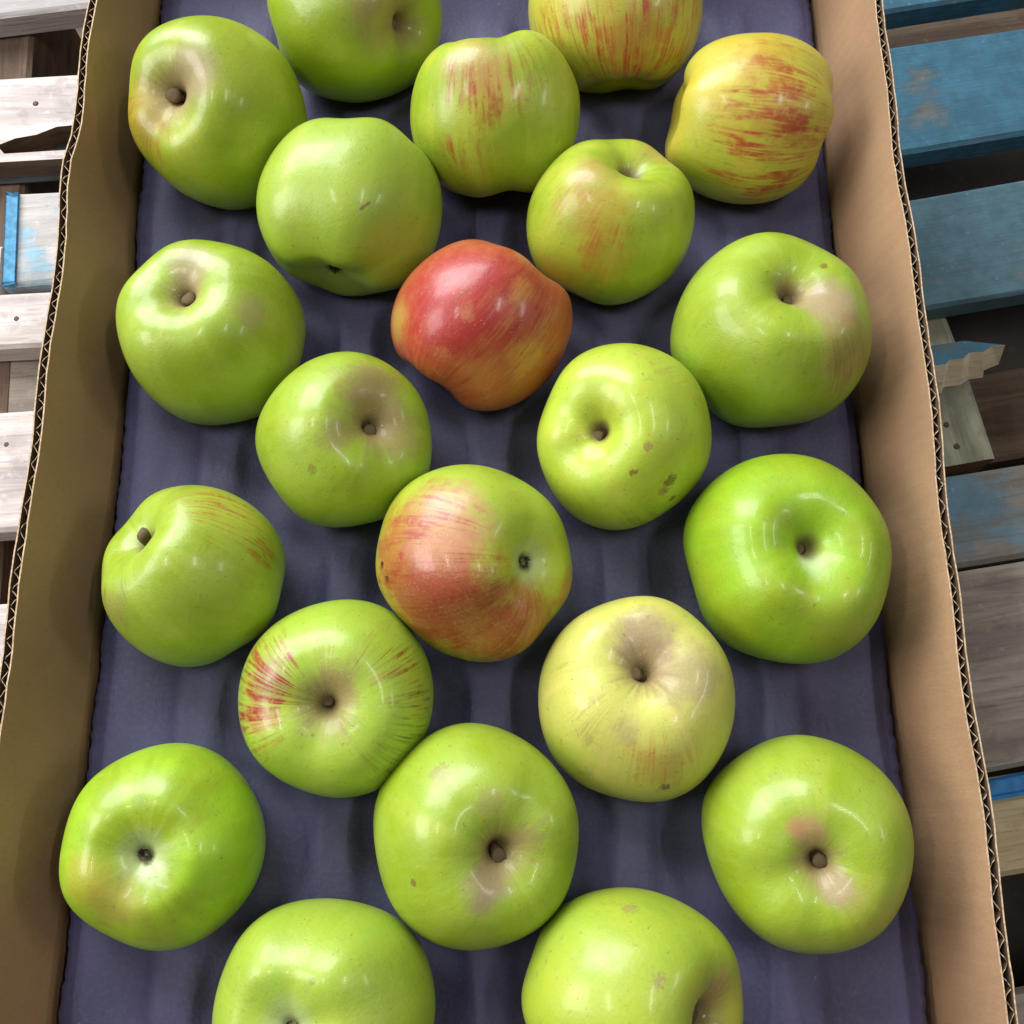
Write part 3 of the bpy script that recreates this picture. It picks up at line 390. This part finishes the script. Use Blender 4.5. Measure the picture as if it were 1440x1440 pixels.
# chipped board with a long notch broken out of its edge
t3 = math.tan(R(4)); Y = lambda x, y: (x - ox, y + (x + .32)*t3 - oy)
out1 = [Y(-.95, .4335), Y(-.20, .4315), Y(-.04, .431), Y(-.04, .4385), Y(-.20, .439), Y(-.338, .4385), Y(-.344, .4455), Y(-.332, .4505), Y(-.318, .4525), Y(-.305, .458), Y(-.20, .463), Y(-.04, .463), Y(-.04, .500), Y(-.5, .500), Y(-.95, .501)]
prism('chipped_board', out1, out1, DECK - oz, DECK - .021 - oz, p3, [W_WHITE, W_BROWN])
deck_board(p3, -.32, .428, .475, -.90, -.05, R(4), W_DARK, 103, T=.004, z=DECK - .0168, name='notch_shade_backing')  # thin dark sheet added under the notch to paint the shade of the hole
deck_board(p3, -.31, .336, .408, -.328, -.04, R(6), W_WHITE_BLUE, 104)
pb3 = board('paint_band', .008, .070, .0012, plain('sky_blue_paint', (.07, .27, .46), .6, .3, 150, .3), p3, (-.3275 - ox, .3703 - oy, DECK + .0013 - oz), R(6), 105, nseg=2)
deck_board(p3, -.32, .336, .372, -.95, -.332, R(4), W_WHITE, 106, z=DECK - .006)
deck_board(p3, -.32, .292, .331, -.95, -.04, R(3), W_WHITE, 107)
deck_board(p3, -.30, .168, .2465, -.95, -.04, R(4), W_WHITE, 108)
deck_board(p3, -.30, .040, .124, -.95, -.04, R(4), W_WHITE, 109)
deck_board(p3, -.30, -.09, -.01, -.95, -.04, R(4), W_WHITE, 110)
deck_board(p3, -.30, -.22, -.14, -.95, -.04, R(4), W_GREY, 111)
for k, xc in enumerate((-.12, -.365, -.88)):
    stringer(p3, xc, .3, -.20, .62, .085, R(5), W_BROWN, 120 + k, zt, .090)
for k, (a, b) in enumerate([(.60, .68), (.235, .305), (.09, .16), (-.2, -.1)]):
    deck_board(p3, -.32, a, b, -.95, -.04, R(5), W_BROWN if k != 1 else W_GREY, 130 + k, T=.020, z=zt - .0905, name='bottom_board')
deck_board(p3, -.32, .243, .296, -.95, -.04, R(4), W_GREY, 141, T=.02, z=DECK - .0225, name='cross_board')

rn = random.Random(8)
for pal, spots in ((p2, [(.33, .11)]), (p3, [(-.322, .478), (-.312, .312), (-.306, .225)])):
    for x, y in spots: nail(pal, x - pal.location.x, y - pal.location.y, DECK - pal.location.z)
# ------------------------------------------------------------------ cardboard box
Y0, Y1, ZR = -.130, .477, .054
RIM = {-1: ([-.13, .056, .084, .115, .206, .254, .292, .312, .386, .48], [.1925, .1909, .1912, .1902, .1932, .1933, .1947, .1929, .1949, .196]),
       1: ([-.13, -.07, .061, .13, .254, .386, .48], [.1885, .1887, .1885, .1883, .1887, .187, .186])}
FOOT = {-1: ([-.13, .08, .2, .33, .48], [.1815, .1815, .1825, .1885, .1900]), 1: ([-.13, -.07, .06, .14, .2, .3, .48], [.1868, .1862, .1835, .1808, .1792, .1780, .1790])}
TRAY_EDGE = {-1: ([-.13, .14, .2, .327, .48], [.1785, .1780, .1795, .1858, .1865]), 1: ([-.13, -.076, .06, .14, .2, .29, .48], [.1816, .1812, .1799, .1780, .1764, .1752, .1766])}
TH = .0042
def side_x(s, y, z, off=0.):
    t = max(0, (z + .137)/(ZR + .137)); r = interp(*RIM[s], y); f = interp(*FOOT[s], y)
    g = f + (r - f)*z/ZR if z > 0 else f
    w = .0009*math.sin(31*y + 2*s)*t + .0005*math.sin(77*y + s)*t
    return s*(g + w + off)
bx = thing('cardboard_box', 'open brown corrugated cardboard box full of apples standing on the pallets', 'box', (0, .17, DECK))
def sheet_along(name, fn, zs, ys, mat, parent, th, flip):
    """paper sheet following x = fn(y, z), with thickness th outwards"""
    v = []; f = []; nz = len(zs)
    for y in ys:
        for z in zs:
            p = fn(y, z); v.append(p[0])
        for z in zs:
            p = fn(y, z); v.append(p[1])
    st = 2*nz
    for i in range(len(ys) - 1):
        a, b = i*st, (i + 1)*st
        for k in range(nz - 1):
            f.append((a + k, b + k, b + k + 1, a + k + 1)); f.append((a + nz + k, a + nz + k + 1, b + nz + k + 1, b + nz + k))
        f.append((a + nz - 1, b + nz - 1, b + 2*nz - 1, a + 2*nz - 1)); f.append((a, a + nz, b + nz, b))
    n = (len(ys) - 1)*st
    f.append(tuple(range(nz)) + tuple(range(2*nz - 1, nz - 1, -1))); f.append(tuple(n + q for q in tuple(range(nz, 2*nz)) + tuple(range(nz - 1, -1, -1))))
    if flip: f = [q[::-1] for q in f]
    o = obj(name, v, f, None, parent, mats=[mat, EDGE, FLUTE_SHADE]); fm = []
    body = (len(ys) - 1)*(2*nz); side = 0 if name == 'outer_liner' else 1      # the face turned to the fluting gets the painted cavity shade
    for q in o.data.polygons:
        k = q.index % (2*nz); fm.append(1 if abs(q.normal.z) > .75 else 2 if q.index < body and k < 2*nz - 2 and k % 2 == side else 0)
    o.data.polygons.foreach_set('material_index', fm); return o
base = Vector((0, .17, DECK))
zs = [DECK + .001, -.09, -.045, -.012, 0, .012, .026, .040, ZR]
ys = [Y0 + (Y1 - Y0)*i/90 for i in range(91)]
jr = random.Random(5); jag = {}
def ragged(y, s, k):
    q = (round(y*4000), s, k)
    if q not in jag: jag[q] = jr.uniform(-.0005, .0004)
    return jag[q]
def side_wall(s, label):
    def lin(off, th):
        def fn(y, z):
            zz = z + (ragged(y, s, off) if z == ZR else 0)
            a = side_x(s, y, z, off); b = side_x(s, y, z, off + th)
            return (Vector((a, y, zz)) - base, Vector((b, y, zz)) - base)
        return fn
    w = sheet_along('wall', lin(0, .0006), zs, ys, KRAFT, bx, 0, s > 0); w['label'] = label
    sheet_along('outer_liner', lin(TH - .0006, .0006), zs, ys, KRAFT_OUT, w, 0, s > 0)
    # fluting: zig-zag ribbon between the liners
    pitch = .0080; n = int((Y1 - Y0)/pitch*8); rnd = random.Random(9 + s); v = []; f = []; ph = 0; y = Y0
    pts = []
    while y < Y1:
        ph += 2*math.pi/8*(rnd.uniform(.85, 1.15) + .13*math.sin(y*37) + .10*math.sin(y*91)); y += pitch/8
        tri = math.asin(math.sin(ph)*.97)/1.326
        pts.append((y, TH/2 + tri*(TH/2 - .0007)*(1 - .18*max(0, math.sin(y*61 + s)))))
    lv = [-.06, .0, ZR - .0006]
    for k, (y, o_) in enumerate(pts):
        for z in lv:
            zz = z + (rnd.uniform(-.0006, .0003) if z == lv[-1] else 0)
            v.append(Vector((side_x(s, y - .00022, z, o_), y - .00022, zz)) - base); v.append(Vector((side_x(s, y + .00022, z, o_), y + .00022, zz)) - base)
    m = len(lv)*2
    for k in range(len(pts) - 1):
        a, b = k*m, (k + 1)*m
        for q in range(len(lv) - 1):
            f.append((a + 2*q, b + 2*q, b + 2*q + 2, a + 2*q + 2)); f.append((a + 2*q + 1, a + 2*q + 3, b + 2*q + 3, b + 2*q + 1))
        f.append((a + m - 2, b + m - 2, b + m - 1, a + m - 1))
    fo = obj('fluting', v, f, None, w, mats=[FLUTE_SHADE, EDGE], fmat=[1 if len(q) and q[0] % m == m - 2 and q[2] % m == m - 1 else 0 for q in f])
side_wall(-1, 'cardboard wall in shade with a kinked corrugated rim'); side_wall(1, 'brightly lit cardboard wall with a straight corrugated rim')
def end_wall(y, s):
    xa, xb = side_x(-1, y, 0) - .004, side_x(1, y, 0) + .004
    def lin(off, th):
        def fn(x, z):
            e = .004*max(0, z)/ZR
            return (Vector((x, y + s*(off + e), z)) - base, Vector((x, y + s*(off + th + e), z)) - base)
        return fn
    xs = [xa + (xb - xa)*i/20 for i in range(21)]
    w = sheet_along('wall', lin(0, .0006), zs, xs, KRAFT, bx, 0, s < 0)
    sheet_along('outer_liner', lin(TH - .0006, .0006), zs, xs, KRAFT_OUT, w, 0, s < 0)
    v = []; f = []; k = 0; x = xa; lv = (-.06, ZR - .0006)
    while x < xb:
        o_ = TH/2 + math.asin(math.sin(k*math.pi/4)*.97)/1.326*(TH/2 - .0007)
        for z in lv: v.append(Vector((x, y + s*(o_ + .004*max(0, z)/ZR), z)) - base)
        x += .001; k += 1
    for q in range(k - 1): f.append((2*q, 2*q + 2, 2*q + 3, 2*q + 1))
    obj('fluting', v, f, EDGE, w)
end_wall(Y1, 1); end_wall(Y0, -1)
box('bottom_panel', -.182, .182, Y0 - .17, Y1 - .17, .0005, .0045, KRAFT, bx)
box('raised_pad', -.172, .172, Y0 + .006 - .17, Y1 - .006 - .17, .0043, .1155, KRAFT, bx)

# ------------------------------------------------------------------ moulded pulp tray
CUPS = [(a['c'][0], a['c'][1]) for a in APPLES]
COLS = ([-.13, 0, .129], [-.0665, .0605])
def tray_z(x, y, edge):
    z = 0.
    for cx, cy in CUPS:
        d2 = (x - cx)**2 + (y - cy)**2
        if d2 < .036**2: z = min(z, -.0135*(1 - d2/.036**2)**1.5)
    # raised bridges between cups of one column, shallow channels beside them
    for q, cols in enumerate(COLS):
        for cx in cols:
            dx = x - cx
            if abs(dx) < .05:
                ph = (y - (.335 if q == 0 else .3965))/.1155
                mid = .5 - .5*math.cos(2*math.pi*ph)
                z += mid**1.6*(0.0048*(1 - sstep(.0055, .0145, abs(dx))) - .0026*math.exp(-((abs(dx) - .023)/.008)**2))
    z += .0007*math.sin(41*x + 13*y) + .0005*math.sin(67*y - 29*x)
    e = min(edge, y - Y0 - .004, Y1 - .004 - y)
    return z - .0035*(1 - sstep(0, .010, e))
nx, ny = 150, 250; v = []; f = []; rnd = random.Random(3)
ya, yb = Y0 + .004, Y1 - .004
rag = {}
for s in (-1, 1):
    seq = [rnd.uniform(-1, 1) for _ in range(ny + 8)]
    rag[s] = [.0007*sum(seq[j:j+6])/3 + .00035*seq[j] for j in range(ny + 1)]
for lay in (0, 1):
    for j in range(ny + 1):
        y = ya + (yb - ya)*j/ny; xl = -interp(*TRAY_EDGE[-1], y) + rag[-1][j]; xr = interp(*TRAY_EDGE[1], y) + rag[1][j]
        for i in range(nx + 1):
            x = xl + (xr - xl)*i/nx
            v.append((x, y, tray_z(x, y, min(x - xl, xr - x)) - lay*.0024 + .0))
w = nx + 1; o2 = w*(ny + 1)
for j in range(ny):
    for i in range(nx):
        a = j*w + i; f.append((a, a + 1, a + w + 1, a + w)); f.append((o2 + a, o2 + a + w, o2 + a + w + 1, o2 + a + 1))
for j in range(ny):
    a = j*w; f.append((a, a + w, o2 + a + w, o2 + a)); a += nx; f.append((a, o2 + a, o2 + a + w, a + w))
for i in range(nx):
    f.append((i, o2 + i, o2 + i + 1, i + 1)); a = ny*w + i; f.append((a, a + 1, o2 + a + 1, o2 + a))
tr = obj('fruit_tray', v, f, TRAY, smooth=True)
tr['label'] = 'dark slate-blue moulded pulp tray lining the cardboard box beneath the apples'; tr['category'] = 'tray'

# ------------------------------------------------------------------ apples
LABELS = [
 'green apple with grey-pink russet above its deep stem hollow and a ruddy side',
 'grass-green apple with a wide tan russet patch spreading from its sideways stem hollow',
 'yellow apple with dense red stripes running down into its hollow',
 'yellow-green apple lying on its side with thin red streaks, dented at both ends',
 'golden yellow apple lying on its side with orange-red dashes beside the lit cardboard wall',
 'plain pale green apple showing a small brown nick and no stem',
 'yellow-green apple with soft orange flecks below a narrow stem hollow',
 'light green apple by the cardboard wall, small tan patch above its stem stub',
 'red apple with yellow patches, the reddest of all',
 'big green apple with a brownish pink flank against the lit cardboard wall',
 'small green apple with a broad tan russet cap around its stem',
 'smooth lime-yellow apple with a brown scabby blemish away from its upright stem stub',
 'green apple with a stem tucked at its side and reddish streaks on a yellow shoulder',
 'apple half orange-red and half green with its open eye facing up',
 'glossy bright green apple with a whitish bloom around its thick stem',
 'green apple with dark red slashes on one flank and a tan stem hollow',
 'pale creamy yellow apple with a pinkish tan stem hollow and faint orange streaks',
 'glossy green apple with its withered eye facing up and a brownish edge',
 'green apple with a grey-pink russet patch beside its round stem and one brown pinprick',
 'green apple with red-brown and pale pink russet on opposite sides of its stem',
 'large plain light green apple with a darker green shallow eye hollow',
 'light green apple with a brown creased stem hollow low on its yellowish side']

def stem_mesh(a, rnd):
    """bent tapering stalk with a thick knobbly cut end; unit apple coordinates"""
    g = a['g']; z0 = g.get('h', .86) - g.get('ds', .36)*.88 - .03; L = a['stem'] or rnd.uniform(.10, .22); k = 10; n = 9
    bend = rnd.uniform(0, 6.28); bd = rnd.uniform(.01, .11); v = []; f = []
    for i in range(n):
        t = i/(n - 1); r = .054 + .010*math.sin(t*7 + bend) + .026*sstep(.6, .95, t); 
        if i == n - 1: r *= .78
        cx, cy = bd*t*t*math.cos(bend), bd*t*t*math.sin(bend)
        for j in range(k):
            q = 6.2832*j/k; rr = r*(1 + .10*math.sin(3*q + bend + 2*t) + rnd.uniform(-.05, .05)); v.append((cx + rr*math.cos(q), cy + rr*math.sin(q), z0 + L*t + (rnd.uniform(-.006, .006) if i else 0)))
    v.append((cx, cy, z0 + L - .012)); c = len(v) - 1
    for i in range(n - 1):
        for j in range(k): f.append((i*k + j, i*k + (j + 1) % k, (i + 1)*k + (j + 1) % k, (i + 1)*k + j))
    side = len(f)
    for j in range(k): f.append(((n - 1)*k + j, (n - 1)*k + (j + 1) % k, c))
    return v, f, [0 if q < (n - 2)*k else 1 for q in range(len(f))]
def sepal_mesh(a, rnd, k):
    """one withered sepal: a thin curled leaf folded over the eye, tip outwards-up"""
    g = a['g']; z0 = -g.get('h', .86) + g.get('dc', .2) + .01; q0 = 6.2832*k/5 + rnd.uniform(-.25, .25); L = rnd.uniform(.07, .12); v = []; f = []
    up = rnd.uniform(.07, .12)
    for i in range(5):
        t = i/4; r = .015 + L*t*(1 - .62*t); z = z0 - up*math.sin(t*2.4) ; w = .034*(1 - t**1.5) + .004
        tw = rnd.uniform(-.02, .02)
        for s in (-1, 0, 1):
            for th in (0, -.010):
                v.append((r*math.cos(q0) - s*w*math.sin(q0), r*math.sin(q0) + s*w*math.cos(q0), z + (.02 if s == 0 else 0) + th + s*tw))
    for i in range(4):
        for s in range(2):
            a_, b_ = i*6 + s*2, i*6 + s*2 + 2; f.append((a_, b_, b_ + 6, a_ + 6)); f.append((a_ + 1, a_ + 7, b_ + 7, b_ + 1))
        f.append((i*6, i*6 + 6, i*6 + 7, i*6 + 1)); f.append((i*6 + 4, i*6 + 5, i*6 + 11, i*6 + 10))
    f.append((24, 26, 28, 29, 27, 25))
    return v, f

for i, a in enumerate(APPLES):
    rnd = random.Random(900 + i); rings = apple_rings(a['g']); nt, nf = len(rings), len(rings[0])
    v = [sum((Vector(p) for p in rings[0]), Vector())/nf] + [p for r in rings[1:-1] for p in r] + [sum((Vector(p) for p in rings[-1]), Vector())/nf]
    f = []; m = nt - 2
    for j in range(nf): f.append((0, 1 + j, 1 + (j + 1) % nf))
    for r in range(m - 1):
        for j in range(nf):
            p = 1 + r*nf + j; q = 1 + r*nf + (j + 1) % nf; f.append((p, p + nf, q + nf, q))
    e = 1 + (m - 1)*nf; L = len(v) - 1
    for j in range(nf): f.append((e + j, L, e + (j + 1) % nf))
    c = Vector(a['c']); t = thing('apple', LABELS[i], 'apple', (c.x, c.y, -.012), 'apples in the tray')
    M = Matrix([a['m'][0], a['m'][1], a['m'][2]]).transposed(); rot = M.to_quaternion()
    loc = (0, 0, c.z + .012)
    def place(o):
        o.rotation_mode = 'QUATERNION'; o.rotation_quaternion = rot; o.location = loc; o.scale = (a['R'],)*3; return o
    place(obj('fruit_body', v, f, apple_skin(i, a), t, smooth=True))
    sv, sf, sm = stem_mesh(a, rnd); place(obj('stem', sv, sf, None, t, True, [M_STEM, M_STEM_TIP], sm))
    for k in range(5):
        lv, lf = sepal_mesh(a, rnd, k); place(obj('sepal', lv, lf, M_SEPAL, t, True))
